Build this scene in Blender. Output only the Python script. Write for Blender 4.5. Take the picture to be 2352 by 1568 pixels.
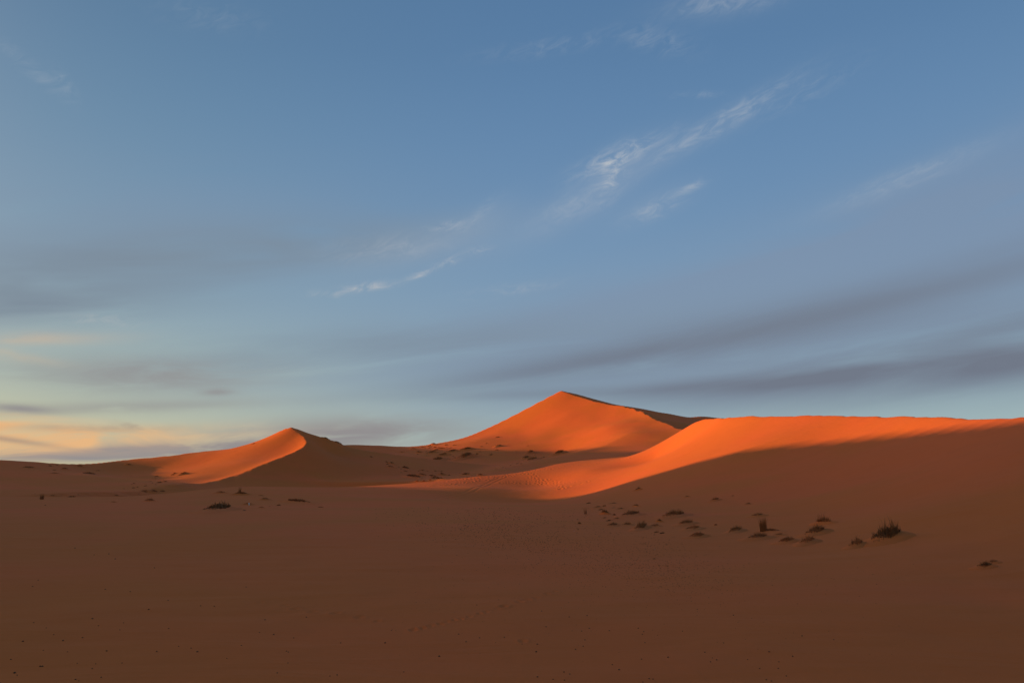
import bpy, math, random
import numpy as np
from mathutils import Vector

# ------------------------------------------------------------------ clear
for o in list(bpy.data.objects):
    bpy.data.objects.remove(o)
SC = bpy.context.scene
COL = SC.collection

# ------------------------------------------------------------------ camera
EYE = 2.0
F = 1829.0                                   # focal length in pixels of a 2352 px wide frame (28 mm)
PITCH = math.atan(306.0 / F)
cam_d = bpy.data.cameras.new('camera')
cam_d.lens = 28.0
cam_d.sensor_width = 36.0
cam_d.clip_start = 0.1
cam_d.clip_end = 12000
cam = bpy.data.objects.new('camera', cam_d)
COL.objects.link(cam)
cam.location = (0, 0, EYE)
cam.rotation_euler = (math.pi / 2 + PITCH, 0, 0)
SC.camera = cam
CP, SP = math.cos(PITCH), math.sin(PITCH)

def ray(px, py):
    """direction of a point of the photograph, scaled so that y = 1"""
    a = (px - 1176.0) / F
    b = -(py - 784.0) / F
    x, y, z = a, CP - b * SP, SP + b * CP
    return x / y, z / y

def at(px, py, D):
    rx, rz = ray(px, py)
    return (rx * D, D, EYE + rz * D)

# ------------------------------------------------------------------ sun and exposure
SUN_EL = math.radians(6.0)
SUN_BACK = math.radians(-8.0)                # the sun stands left of the view, a little ahead of it
SDIR = Vector((-math.cos(SUN_EL) * math.cos(SUN_BACK), -math.cos(SUN_EL) * math.sin(SUN_BACK), math.sin(SUN_EL)))
sun_d = bpy.data.lights.new('sun', 'SUN')
sun_d.energy = 4.55
sun_d.angle = math.radians(0.53)
sun_d.color = (1.0, 0.43, 0.09)
sun = bpy.data.objects.new('sun', sun_d)
COL.objects.link(sun)
sun.rotation_euler = SDIR.to_track_quat('Z', 'Y').to_euler()
sun.location = (-60, -20, 60)
SC.view_settings.view_transform = 'Standard'
SC.view_settings.look = 'None'
SC.view_settings.exposure = 0.40
SC.view_settings.gamma = 1.0
SC.cycles.max_bounces = 4
SC.cycles.diffuse_bounces = 2

# ------------------------------------------------------------------ node helpers
class NT:
    def __init__(self, tree):
        self.t = tree
        self.n = tree.nodes
        self.l = tree.links
    def new(self, kind, **kw):
        nd = self.n.new(kind)
        for k, v in kw.items():
            setattr(nd, k, v)
        return nd
    def put(self, sock, v):
        if isinstance(v, bpy.types.NodeSocket):
            self.l.new(v, sock)
        elif v is not None:
            sock.default_value = v
    def m(self, op, a, b=None, c=None, clamp=False):
        nd = self.new('ShaderNodeMath', operation=op, use_clamp=clamp)
        self.put(nd.inputs[0], a)
        if b is not None: self.put(nd.inputs[1], b)
        if c is not None: self.put(nd.inputs[2], c)
        return nd.outputs[0]
    def mix(self, f, a, b, mode='MIX'):
        nd = self.new('ShaderNodeMix', data_type='RGBA', blend_type=mode)
        nd.clamp_factor = True
        self.put(nd.inputs[0], f)
        self.put(nd.inputs[6], a if isinstance(a, bpy.types.NodeSocket) else (*a, 1) if len(a) == 3 else a)
        self.put(nd.inputs[7], b if isinstance(b, bpy.types.NodeSocket) else (*b, 1) if len(b) == 3 else b)
        return nd.outputs[2]
    def ss(self, v, lo, hi):
        nd = self.new('ShaderNodeMapRange', interpolation_type='SMOOTHSTEP')
        self.put(nd.inputs[0], v)
        nd.inputs[1].default_value = lo; nd.inputs[2].default_value = hi
        nd.inputs[3].default_value = 0.0; nd.inputs[4].default_value = 1.0
        return nd.outputs[0]
    def xyz(self, x, y, z):
        nd = self.new('ShaderNodeCombineXYZ')
        self.put(nd.inputs[0], x); self.put(nd.inputs[1], y); self.put(nd.inputs[2], z)
        return nd.outputs[0]
    def noise(self, vec, scale, detail=4, rough=0.55, dist=0.0, lac=2.0):
        nd = self.new('ShaderNodeTexNoise')
        self.put(nd.inputs['Vector'], vec)
        nd.inputs['Scale'].default_value = scale
        nd.inputs['Detail'].default_value = detail
        nd.inputs['Roughness'].default_value = rough
        nd.inputs['Lacunarity'].default_value = lac
        nd.inputs['Distortion'].default_value = dist
        return nd.outputs[0]

def lin(r, g, b):
    f = lambda c: (c / 255 / 12.92) if c / 255 <= 0.04045 else ((c / 255 + 0.055) / 1.055) ** 2.4
    return (f(r), f(g), f(b))

# ------------------------------------------------------------------ sky
world = bpy.data.worlds.new('World')
SC.world = world
world.use_nodes = True
world.cycles.sampling_method = 'MANUAL'
world.cycles.sample_map_resolution = 256
W = NT(world.node_tree)
W.n.clear()
SKY_STRENGTH = 0.10
sky = W.new('ShaderNodeTexSky', sky_type='NISHITA')
sky.sun_disc = False
sky.sun_elevation = SUN_EL
sky.sun_rotation = math.atan2(SDIR.x, SDIR.y)
sky.altitude = 700
sky.air_density = 1.0
sky.dust_density = 1.0
sky.ozone_density = 1.0
tc = W.new('ShaderNodeTexCoord')
sep = W.new('ShaderNodeSeparateXYZ')
W.l.new(tc.outputs['Generated'], sep.inputs[0])
DEG = 57.29578
AZ = W.m('MULTIPLY', W.m('ARCTAN2', sep.outputs[0], sep.outputs[1]), DEG)      # degrees right of the view
EL = W.m('MULTIPLY', W.m('ARCSINE', sep.outputs[2]), DEG)                       # degrees above the horizon

def azel(px, py):
    rx, rz = ray(px, py)
    return math.degrees(math.atan2(rx, 1.0)), math.degrees(math.atan2(rz, math.hypot(rx, 1.0)))

def ramp(v, stops, lo, hi):
    nd = W.new('ShaderNodeValToRGB')
    nd.color_ramp.interpolation = 'B_SPLINE' if len(stops) > 3 else 'LINEAR'
    el = nd.color_ramp.elements
    while len(el) < len(stops): el.new(0.5)
    for e, (p, c) in zip(el, stops):
        e.position = (p - lo) / (hi - lo)
        e.color = (*c, 1)
    mr = W.new('ShaderNodeMapRange')
    W.put(mr.inputs[0], v)
    mr.inputs[1].default_value = lo; mr.inputs[2].default_value = hi
    W.l.new(mr.outputs[0], nd.inputs[0])
    return nd.outputs[0]

# clear evening air, right (away from the sun) and left (towards it)
away = ramp(EL, [(-2, lin(168, 188, 186)), (3, lin(163, 184, 186)), (7, lin(146, 173, 190)), (13, lin(124, 155, 185)),
                 (20, lin(108, 144, 182)), (29, lin(92, 130, 170)), (45, lin(72, 108, 150)), (90, lin(50, 80, 125))], -2, 90)
near = ramp(EL, [(-2, lin(226, 205, 140)), (2, lin(206, 200, 158)), (6, lin(176, 190, 178)), (12, lin(136, 164, 182)),
                 (20, lin(112, 146, 174)), (29, lin(95, 130, 162)), (45, lin(74, 108, 146)), (90, lin(50, 80, 122))], -2, 90)
towards = W.ss(AZ, 6.0, -36.0)
far_back = W.m('GREATER_THAN', sep.outputs[1], -0.35)
clear = W.mix(towards, away, near)
# the Sky Texture gives the sky behind and beside the view; the fitted air takes over in front
nish = W.mix(1.0, sky.outputs[0], (SKY_STRENGTH,) * 3, 'MULTIPLY')
front = W.ss(sep.outputs[1], -0.55, 0.15)
base = W.mix(W.m('MULTIPLY', front, 0.92), nish, clear)

# glow of the low sun's own part of the sky, out of the frame on the left
sdot = W.new('ShaderNodeVectorMath', operation='DOT_PRODUCT')
W.l.new(tc.outputs['Generated'], sdot.inputs[0])
sdot.inputs[1].default_value = tuple(SDIR)
glow = W.m('POWER', W.m('MAXIMUM', sdot.outputs['Value'], 0.0), 11.0)
base = W.mix(glow, base, (2.3, 1.3, 0.52), 'ADD')

# soft layers of cloud and wisps: envelopes placed in the sky, filled with drawn-out noise
ae = W.xyz(AZ, EL, 1.0)
KDEG = 180 / math.pi / F
def vdot(a, b):
    nd = W.new('ShaderNodeVectorMath', operation='DOT_PRODUCT')
    W.put(nd.inputs[0], a)
    if isinstance(b, bpy.types.NodeSocket): W.l.new(b, nd.inputs[1])
    else: nd.inputs[1].default_value = b
    return nd.outputs['Value']
def drawn(ang, stretch, scale, detail, rough, dist, seed):
    c, s = math.cos(math.radians(ang)), math.sin(math.radians(ang))
    vec = W.xyz(vdot(ae, (c / stretch, s / stretch, 0)), vdot(ae, (-s, c, 0)), seed)
    return W.noise(vec, scale, detail, rough, dist)
def places(lst):
    """sum of soft ellipses: (px, py, half length, half width in photo pixels, tilt, weight)"""
    tot = None
    for px, py, lx, ly, ang, w in lst:
        a0, e0 = azel(px, py)
        lx, ly = lx * KDEG, ly * KDEG
        c, s = math.cos(math.radians(ang)), math.sin(math.radians(ang))
        u = vdot(ae, (c / lx, s / lx, -(a0 * c + e0 * s) / lx))
        v = vdot(ae, (-s / ly, c / ly, -(e0 * c - a0 * s) / ly))
        q = W.xyz(u, v, 0.0)
        g = W.m('POWER', math.exp(-1), vdot(q, q))
        tot = W.m('MULTIPLY', g, w) if tot is None else W.m('MULTIPLY_ADD', g, w, tot)
    return tot
def layer(lst, field, lo, hi, gain=1.0):
    return W.m('MINIMUM', W.m('MULTIPLY', W.m('MULTIPLY', places(lst), W.ss(field, lo, hi)), gain), 1.0)

n_soft = drawn(8, 7, 0.42, 4, 0.5, 0.5, 4.6)
n_low = drawn(3, 5, 0.75, 5, 0.56, 0.7, 31.0)
n_wisp = drawn(20, 2.8, 1.5, 9, 0.66, 0.9, 51.7)

veil = layer([(1500, 720, 1000, 100, 9, .9), (1950, 680, 800, 110, 9, .9), (250, 560, 600, 150, 6, .7), (2150, 470, 420, 90, 14, .7), (1950, 840, 800, 80, 6, 1.0)], n_soft, 0.0, 0.65)
col = W.mix(W.m('MULTIPLY', veil, 0.62), base, lin(127, 144, 168))
grey = layer([(2370, 828, 430, 56, 7, .82), (1960, 862, 440, 40, 6, .50), (1640, 888, 320, 22, 4, .50), (1250, 904, 300, 14, 2, .35), (1420, 806, 380, 40, 9, .38), (1700, 748, 320, 40, 9, .28), (2010, 702, 300, 24, 9, .24), (1750, 790, 500, 30, 8, .25), (1900, 800, 500, 70, 8, .22),
              (2250, 620, 420, 40, 9, .35), (1250, 850, 380, 26, 8, .40), (2330, 740, 260, 22, 10, .35)], n_soft, -0.15, 0.68)
col = W.mix(grey, col, lin(113, 121, 136))
greyu = layer([(120, 655, 430, 66, 12, .58), (400, 600, 440, 46, 10, .36), (60, 700, 260, 30, 8, .5), (880, 800, 560, 46, 6, .60), (620, 560, 500, 60, 6, .35)], n_soft, 0.05, 0.66)
col = W.mix(greyu, col, lin(124, 138, 152))
greyl = layer([(330, 862, 230, 34, 2, .80), (500, 900, 34, 7, 4, .8), (280, 935, 300, 14, 4, .50),
               (820, 985, 250, 30, 2, .85), (500, 1028, 380, 26, 3, .95), (40, 937, 60, 9, -4, .6), (180, 1045, 260, 14, 3, .7)], n_low, 0.10, 0.62)
col = W.mix(greyl, col, lin(145, 142, 143))
gold = layer([(-20, 990, 220, 24, -3, 2.0), (200, 1008, 220, 16, 6, .85), (0, 1030, 230, 18, 4, 1.0), (40, 776, 150, 14, 5, .38), (10, 814, 80, 10, -6, .5),
              (60, 955, 100, 5, -2, .35), (560, 995, 160, 18, 4, .25)], n_low, 0.85, 0.20)
col = W.mix(gold, col, lin(231, 182, 131))
brown = places([(230, 982, 130, 8, 1, .6), (20, 1009, 90, 6, -8, .65), (300, 975, 40, 5, -12, .5)])
col = W.mix(W.m('MULTIPLY', brown, W.ss(n_low, 0.25, 0.55)), col, lin(160, 140, 126))
wisp = layer([(1665, 278, 150, 18, 22, .62), (1425, 358, 90, 19, 19, 1.1), (1405, 404, 46, 20, 68, .95), (1340, 460, 110, 26, 25, .30), (1510, 478, 60, 18, 18, .5),
              (1588, 430, 34, 8, 18, .5), (1028, 520, 46, 11, 6, .60), (1105, 488, 46, 10, 40, .40), (1035, 600, 50, 8, 24, .85), (965, 630, 32, 6, 20, .7),
              (840, 660, 60, 9, 9, .8), (750, 676, 35, 7, 0, .4), (900, 570, 120, 26, 8, .30), (1110, 576, 30, 8, 14, .4), (2085, 408, 130, 18, 14, .32),
              (1670, 2, 110, 22, 0, .42), (1510, 95, 80, 24, -14, .28), (1270, 108, 150, 16, 6, .22), (1600, 218, 50, 7, -4, .25), (75, 160, 65, 14, -30, .28),
              (150, 192, 26, 12, -45, .28), (490, 40, 110, 26, 4, .12), (1860, 210, 120, 20, 18, .18), (1180, 665, 100, 12, 8, .22), (230, 735, 60, 11, 0, .35)], n_wisp, 0.36, 0.80, 1.15)
warm = W.ss(EL, 20.0, 6.0)
wcol = W.mix(warm, lin(176, 184, 194), lin(206, 198, 190))
halo = places([(1640, 295, 190, 26, 22, .09), (1430, 370, 110, 36, 22, .12), (1330, 470, 190, 40, 25, .15), (1500, 470, 110, 30, 22, .10), (980, 560, 190, 44, 14, .12), (1120, 500, 90, 34, 30, .08), (2080, 412, 190, 22, 14, .10), (1660, 10, 150, 30, 0, .08)])
col = W.mix(halo, col, wcol)
col = W.mix(wisp, col, wcol)
bg = W.new('ShaderNodeBackground')
W.l.new(col, bg.inputs[0])
bg.inputs[1].default_value = 0.758          # 2 ** -exposure: the air colours above are as they look through the lens
wo = W.new('ShaderNodeOutputWorld')
W.l.new(bg.outputs[0], wo.inputs[0])

# ------------------------------------------------------------------ terrain heights
def vnoise(x, y, seed=0):
    xi = np.floor(x).astype(np.int64); yi = np.floor(y).astype(np.int64)
    fx = x - xi; fy = y - yi
    fx = fx * fx * (3 - 2 * fx); fy = fy * fy * (3 - 2 * fy)
    def h(a, b):
        n = (a * 374761393 + b * 668265263 + seed * 974634777) & 0x7fffffff
        n = ((n ^ (n >> 13)) * 1274126177) & 0x7fffffff
        return ((n ^ (n >> 16)) & 0xffff) / 32767.5 - 1
    return (h(xi, yi) * (1 - fx) + h(xi + 1, yi) * fx) * (1 - fy) + (h(xi, yi + 1) * (1 - fx) + h(xi + 1, yi + 1) * fx) * fy

def smax(a, b, k): return 0.5 * (a + b + np.sqrt((a - b) ** 2 + k * k))
def smin(a, b, k): return 0.5 * (a + b - np.sqrt((a - b) ** 2 + k * k))

class Sheet:
    """smooth surface through measured points (thin plate spline)"""
    def __init__(self, pts, lam=1e-4, s=50.0):
        P = np.array(pts, float)
        self.s = s
        self.xy = P[:, :2] / s
        n = len(P)
        d2 = ((self.xy[:, None] - self.xy[None]) ** 2).sum(-1)
        K = 0.5 * d2 * np.log(d2 + 1e-12) + lam * np.eye(n)
        Q = np.hstack([np.ones((n, 1)), self.xy])
        A = np.zeros((n + 3, n + 3))
        A[:n, :n] = K; A[:n, n:] = Q; A[n:, :n] = Q.T
        r = np.zeros(n + 3); r[:n] = P[:, 2]
        sol = np.linalg.solve(A, r)
        self.w, self.c = sol[:n], sol[n:]
    def __call__(self, x, y):
        X = x / self.s; Y = y / self.s
        z = self.c[0] + self.c[1] * X + self.c[2] * Y
        for (px, py), w in zip(self.xy, self.w):
            d2 = (X - px) ** 2 + (Y - py) ** 2
            z = z + (0.5 * w) * d2 * np.log(d2 + 1e-12)
        return z

def A_(*l): return [at(*p) for p in l]

def behind(crest, back, drop, front=0.0, rise=0.0):
    """points behind (and above the front of) a crest line given right to left; offsets along its outward normal"""
    C = np.array(crest, float)
    out = [tuple(c) for c in C]
    for i in range(len(C)):
        t = C[min(i + 1, len(C) - 1), :2] - C[max(i - 1, 0), :2]
        t = t / (np.hypot(*t) + 1e-9)
        nrm = np.array([t[1], -t[0]])
        b = back[i] if isinstance(back, (list, tuple)) else back
        d = drop[i] if isinstance(drop, (list, tuple)) else drop
        p = C[i, :2] + nrm * b
        out.append((p[0], p[1], C[i, 2] - d))
        if front:
            p = C[i, :2] - nrm * front
            out.append((p[0], p[1], C[i, 2] + rise))
    return out

# --- foreground plain, long dune on the right and the low ridge that leaves it to the left
crestA = [(24, -10, 3.2), (26.5, 12, 3.8), (27.5, 28, 4.3)] + A_((2352, 956, 42), (2130, 953.5, 55), (1900, 951.5, 70), (1760, 953, 79), (1660, 957, 88),
          (1605, 965, 97), (1565, 988, 101.5), (1530, 1009, 104.5), (1502, 1027, 107), (1480, 1040, 109.5), (1455, 1046.5, 112.5), (1428, 1049, 113), (1400, 1051, 113), (1250, 1072, 108), (1100, 1092, 103), (1000, 1104, 100),
          (800, 1116, 94), (680, 1117, 90), (560, 1116, 86), (440, 1125, 78), (300, 1138, 72), (120, 1141, 70), (-100, 1141, 68), (-400, 1135, 60))
nA = len(crestA)
frontA = crestA + [(0, 0, 0), (-12, 2, 0), (12, 2, 0.3), (0, -20, 0.5), (-30, -10, 0.6), (-24, 18, 0), (-40, 40, 0.1), (-12, 20, 0), (0, 20, 0), (6, 20, 0)] + A_(
    (100, 1200, 33), (560, 1200, 33), (1000, 1200, 33), (1250, 1200, 33), (1480, 1230, 26),
    (0, 1160, 52), (300, 1152, 58), (560, 1150, 60), (560, 1130, 72), (800, 1150, 62), (800, 1130, 78), (1000, 1150, 65), (1000, 1126, 82),
    (1250, 1172, 50), (1250, 1160, 62), (1250, 1152, 79), (1380, 1160, 54), (1370, 1140, 69), (1250, 1112, 96), (1120, 1120, 88),
    (1450, 1180, 40), (1450, 1150, 58), (1450, 1105, 75), (1450, 1072, 92), (1370, 1127, 79), (1350, 1080, 98),
    (1750, 1300, 17.5), (1750, 1215, 29), (1750, 1150, 44), (1750, 1095, 55), (1750, 1020, 67), (1640, 1045, 71), (1600, 1010, 85), (1545, 1035, 92), (1505, 1050, 97), (1620, 1090, 63),
    (2050, 1400, 11.9), (2050, 1300, 16.6), (2050, 1240, 21.5), (2050, 1150, 32), (2050, 1080, 42), (2050, 1000, 54),
    (2352, 1400, 12), (2352, 1300, 15.6), (2352, 1200, 20.5), (2352, 1100, 27), (2352, 1030, 33.5), (1900, 1000, 63), (1900, 1060, 53))
A_front = Sheet(frontA)
backsA = [14] * 12 + [12] * (nA - 12)
dropsA = [7] * 12 + [6, 6, 6, 5, 5, 4.5, 4.5, 4, 3.6, 3.2, 2.2, 1.6, 1.4, 1.4, 1.4]
dropsA = (dropsA + [1.4] * nA)[:nA]
A_back = Sheet(behind(crestA, backsA, dropsA, 10, 5), lam=1e-3)

# --- small pointed dune on the left and the low hills beside it
skyB = A_((785, 1022, 155), (750, 1008, 152), (705, 993, 150.5), (668, 980, 150), (625, 998, 152), (580, 1018, 155), (550, 1027, 156), (400, 1045, 151), (300, 1055, 149), (235, 1062, 143),
          (160, 1065, 137), (70, 1059, 132), (0, 1056, 130), (-200, 1050, 125))
ridgeB = A_((690, 994, 147.5), (704, 1012, 143), (697, 1026, 139), (660, 1044, 134), (620, 1060, 130), (560, 1084, 123), (500, 1101, 116), (462, 1109, 110))
litB = skyB[3:] + ridgeB + [(-46, 143, 6.0), (-54, 143, 4.3), (-62, 143, 3.3), (-51, 150, 7.2), (-57, 149, 5.8), (-45, 134, 3.9), (-52, 134, 2.9), (-60, 134, 2.1), (-48, 123, 1.6), (-55, 123, 1.1), (-68, 136, 2.6)] + A_((400, 1108, 108),
        (330, 1100, 118), (300, 1118, 100), (200, 1090, 118), (150, 1122, 92), (0, 1095, 108), (60, 1120, 92), (0, 1132, 82), (340, 1128, 92), (430, 1122, 90), (250, 1130, 86)) + [(-22, 150, 22), (-24, 135, 17), (-30, 115, 10)]
B_lit = Sheet(litB)
darkB = skyB[:4] + ridgeB + A_((760, 1040, 147), (730, 1030, 143), (880, 1055, 152)) + [(-30, 115, -0.8), (-20, 115, -2.0), (-36, 118, 0.5), (-31, 125, 0.7), (-15, 125, -1.5), (-30, 135, 2.9), (-12, 135, -0.2),
        (-25, 145, 3.8), (-10, 145, 1.3), (-8, 153, 2.0), (-36, 108, -0.5), (-60, 150, 18), (-60, 130, 13), (-58, 112, 8)]
B_dark = Sheet(darkB)
B_back = Sheet(behind(skyB, 14, 5.5, 10, 5), lam=1e-5)

# --- tall dune in the middle
armC = A_((1290, 897, 258), (1318, 906.5, 253), (1346, 915, 248), (1371, 922, 243), (1403, 928, 238), (1426, 931, 234), (1453, 938, 228), (1474, 944, 222), (1487, 953, 215), (1496, 960, 210), (1513, 966, 206), (1538, 975, 200), (1567, 986, 192), (1640, 1018, 174))
leftC = A_((1290, 897, 258), (1250, 917, 257), (1210, 937, 256), (1130, 978, 253), (1070, 1003, 248), (1020, 1015, 244), (950, 1024, 239), (880, 1023, 236), (790, 1021, 233), (700, 1035, 230), (560, 1062, 228))
litC = armC + leftC[1:] + A_((1290, 1033, 204), (1290, 960, 238), (1290, 1000, 221), (1200, 990, 238), (1200, 1035, 207), (1100, 1010, 233), (1100, 1040, 206), (1000, 1032, 220), (1000, 1050, 198), (900, 1040, 216),
        (880, 1060, 185), (1000, 1080, 168), (1000, 1098, 146), (1100, 1085, 152), (1200, 1066, 162), (1130, 1086, 142), (1250, 1075, 146), (1390, 1028, 186), (1310, 1050, 172), (1400, 980, 210),
        (1500, 1030, 168), (1470, 1000, 192), (1420, 1045, 154), (900, 1095, 140), (800, 1085, 150), (800, 1045, 192)) + [(60, 225, 33), (75, 250, 41), (62, 190, 19), (35, 265, 38)]
C_lit = Sheet(litC)
backridge = A_((1290, 897, 258), (1318, 903, 260), (1363, 915, 262), (1413, 928, 266), (1446, 933, 268), (1488, 941, 272), (1513, 945.5, 274), (1538, 949, 276), (1581, 957.5, 279), (1606, 956, 281), (1653, 959, 285), (1720, 963, 288), (1900, 975, 292))
darkC = armC + backridge[1:] + A_((1500, 957, 246), (1560, 968, 246), (1600, 975, 240), (1680, 985, 230)) + [(5, 240, 36), (12, 225, 33), (20, 210, 27), (30, 195, 22), (40, 180, 18)]
C_dark = Sheet(darkC, lam=1e-5)
C_back = Sheet(behind(backridge[::-1] + leftC[1:], 20, 10, 15, 9), lam=1e-5)

spur = np.array(A_((1140, 1082, 144), (1250, 1058, 162), (1320, 1042, 174), (1390, 1027, 186), (1440, 1011, 194)))[:, :2]
def spur_height(x, y):
    best = np.full(np.shape(x), 1e9)
    for (ax_, ay_), (bx_, by_) in zip(spur, spur[1:]):
        dx, dy = bx_ - ax_, by_ - ay_
        t = np.clip(((x - ax_) * dx + (y - ay_) * dy) / (dx * dx + dy * dy), 0, 1)
        best = np.minimum(best, np.hypot(x - ax_ - t * dx, y - ay_ - t * dy))
    return 0.65 * np.clip(1 - np.sqrt(best * best + 0.6) / 13.0, 0, 1) ** 1.6

def outside(x, y, x0, x1, y0, y1):
    return np.hypot(np.maximum(np.maximum(x0 - x, x - x1), 0), np.maximum(np.maximum(y0 - y, y - y1), 0))

SU, SV = math.cos(SUN_BACK), math.sin(SUN_BACK)
TAN = math.tan(SUN_EL)

def patches(x, y):
    jag = 0.16 * vnoise(x / 2.2, y / 2.2, 3) + 0.12 * vnoise(x / 0.8, y / 0.8, 5)
    soft = 0.10 * vnoise(x / 11, y / 11, 7) + 0.05 * vnoise(x / 4.3, y / 4.3, 9)
    dist = np.hypot(x, y)
    near = np.clip((dist - 6) / 30, 0, 1)
    af = A_front(x, y); ab = A_back(x, y)
    a = smin(af, ab + 0.75 * jag * np.clip((x + 5) / 20, 0.25, 1) * np.exp(-((af - ab) / 1.2) ** 2), 0.2) - 0.5 * outside(x, y, -75, 45, -40, 125)
    bl = B_lit(x, y); bd = B_dark(x, y)
    b = smin(bl, bd + 0.9 * jag * np.exp(-((bl - bd) / 0.8) ** 2), 0.2)
    b = smin(b, B_back(x, y), 0.10) - 0.5 * outside(x, y, -130, 0, 75, 185)
    cl = C_lit(x, y) + spur_height(x, y); cd = C_dark(x, y)
    c = smin(cl, cd + 1.5 * jag * np.exp(-((cl - cd) / 1.5) ** 2) * np.clip((255 - y) / 25, 0, 1), 0.12)
    c = smin(c, C_back(x, y), 0.08) - 0.5 * outside(x, y, -70, 110, 125, 300)
    base = -1.2 + 0.8 * vnoise(x / 60, y / 60, 21) + np.clip((dist - 320) / 200, 0, 1) * (2.5 * vnoise(x / 150, y / 90, 22))
    close = 0.035 * vnoise(x / 3.1, y / 2.3, 51) + 0.012 * vnoise(x / 0.9, y / 0.6, 52)
    return a + soft * near * 0.6 + close * np.clip(1.4 - dist / 60, 0, 1), b + soft * 0.6, c + soft, base

def combine(a, b, c, base):
    z = smax(b, c, 0.8)
    z = smax(z, base, 0.6)
    return smax(a, z, 0.25)

def ground0(x, y):
    return combine(*patches(x, y))

DS = np.geomspace(5, 330, 1600)
def hit(px, py, fn):
    rx, rz = ray(px, py)
    z = fn(rx * DS, DS)
    zr = EYE + rz * DS
    i = int(np.argmax(zr < z))
    if i == 0:
        i = int(np.argmin(zr - z))
        D = DS[i]
    else:
        d0 = zr[i - 1] - z[i - 1]; d1 = zr[i] - z[i]
        D = DS[i - 1] + (DS[i] - DS[i - 1]) * d0 / (d0 - d1)
    return (rx * D, D, EYE + rz * D)

# --- dune left of the frame whose shadow lies over the foreground: its crest follows the edge of that shadow
EDGE = [(2340, 965), (2200, 978), (2000, 1000), (1800, 1019), (1650, 1045), (1500, 1090), (1380, 1125), (1260, 1149), (1150, 1138), (1000, 1118), (860, 1117),
        (395, 1107), (392, 1090), (380, 1083), (330, 1075), (270, 1068)]
EDGE2 = [(1000, 1031), (1100, 1034), (1250, 1034), (1300, 1031), (1390, 1026), (1430, 1030), (1462, 1036)]
hv = []
for p in EDGE + EDGE2:
    X = hit(*p, ground0)
    u = X[0] * SU + X[1] * SV; v = -X[0] * SV + X[1] * SU
    hv.append((v, X[2] + u * TAN, X))
hv.sort()
hv += [(138.0, -5.3, (0, 0, 0)), (147.0, -1.5, (0, 0, 0)), (150.5, 7.5, (0, 0, 0)), (160.0, 8.6, (0, 0, 0))]
hv.sort()
V_ = np.array([h[0] for h in hv]); H_ = np.array([h[1] for h in hv])
for h in []: print('EDGE v=%.1f H=%.2f  at (%.1f %.1f %.2f)' % (h[0], h[1], *h[2]))
vs = np.arange(-80, 340, 1.0)
hs = np.interp(vs, np.concatenate([[-80, V_[0] - 30, V_[0] - 12], V_, [V_[-1] + 25, V_[-1] + 70, 340]]),
               np.concatenate([[6.0, H_[0] + 1.5, H_[0] + 1.2], H_, [H_[-1] + 1.0, -6, -14]]))
ker = np.exp(-0.5 * (np.arange(-6, 7) / 1.6) ** 2); ker /= ker.sum()
hs = np.convolve(np.pad(hs, 6, mode='edge'), ker, 'valid')

def caster(x, y):
    u = x * SU + y * SV; v = -x * SV + y * SU
    uc = -42 - 1.125 * np.maximum(v, 0)
    crest = np.interp(v, vs, hs) - uc * TAN
    d = u - uc
    z = crest - np.where(d > 0, 0.55 * d, -0.25 * d)
    return z - 0.5 * np.maximum(0, np.maximum(-70 - v, v - 290))

def ground(x, y):
    return smax(ground0(x, y), caster(x, y), 0.3)

# ------------------------------------------------------------------ materials
def material(name):
    m = bpy.data.materials.new(name)
    m.use_nodes = True
    t = NT(m.node_tree)
    b = m.node_tree.nodes['Principled BSDF']
    return m, t, b

def sand_material():
    m, t, b = material('sand')
    geo = t.new('ShaderNodeNewGeometry')
    pos = geo.outputs['Position']
    big = t.ss(t.noise(pos, 0.07, 3, 0.5, 0.6), 0.35, 0.65)
    mid = t.noise(pos, 0.7, 5, 0.6, 0.3)
    fine = t.noise(pos, 30, 3, 0.7)
    c = t.mix(big, (0.69, 0.196, 0.045), (0.755, 0.188, 0.053))
    c = t.mix(t.m('MULTIPLY', t.ss(mid, 0.45, 0.8), 0.22), c, (0.62, 0.155, 0.040))
    c = t.mix(t.m('MULTIPLY', t.ss(fine, 0.5, 0.8), 0.25), c, (0.52, 0.16, 0.06))
    t.put(b.inputs['Base Color'], c)
    b.inputs['Roughness'].default_value = 0.95
    b.inputs['Specular IOR Level'].default_value = 0.1
    # wind ripples run across the wind, fading in and out; then the grain
    sc = t.new('ShaderNodeVectorMath', operation='MULTIPLY')
    t.put(sc.inputs[0], pos); sc.inputs[1].default_value = (3.2, 1.1, 1.0)
    rip = t.noise(sc.outputs[0], 1.6, 3, 0.5, 0.6)
    h = t.m('ADD', t.m('MULTIPLY', rip, 0.012), t.m('MULTIPLY', fine, 0.006))
    h = t.m('ADD', h, t.m('MULTIPLY', mid, 0.03))
    s2 = t.new('ShaderNodeVectorMath', operation='MULTIPLY')
    t.put(s2.inputs[0], pos); s2.inputs[1].default_value = (0.22, 0.75, 0.4)
    h = t.m('ADD', h, t.m('MULTIPLY', t.noise(s2.outputs[0], 1.0, 4, 0.6, 0.8), 0.11))
    bp = t.new('ShaderNodeBump')
    bp.inputs['Strength'].default_value = 0.55
    bp.inputs['Distance'].default_value = 1.0
    t.put(bp.inputs['Height'], h)
    t.l.new(bp.outputs[0], b.inputs['Normal'])
    return m

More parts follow.
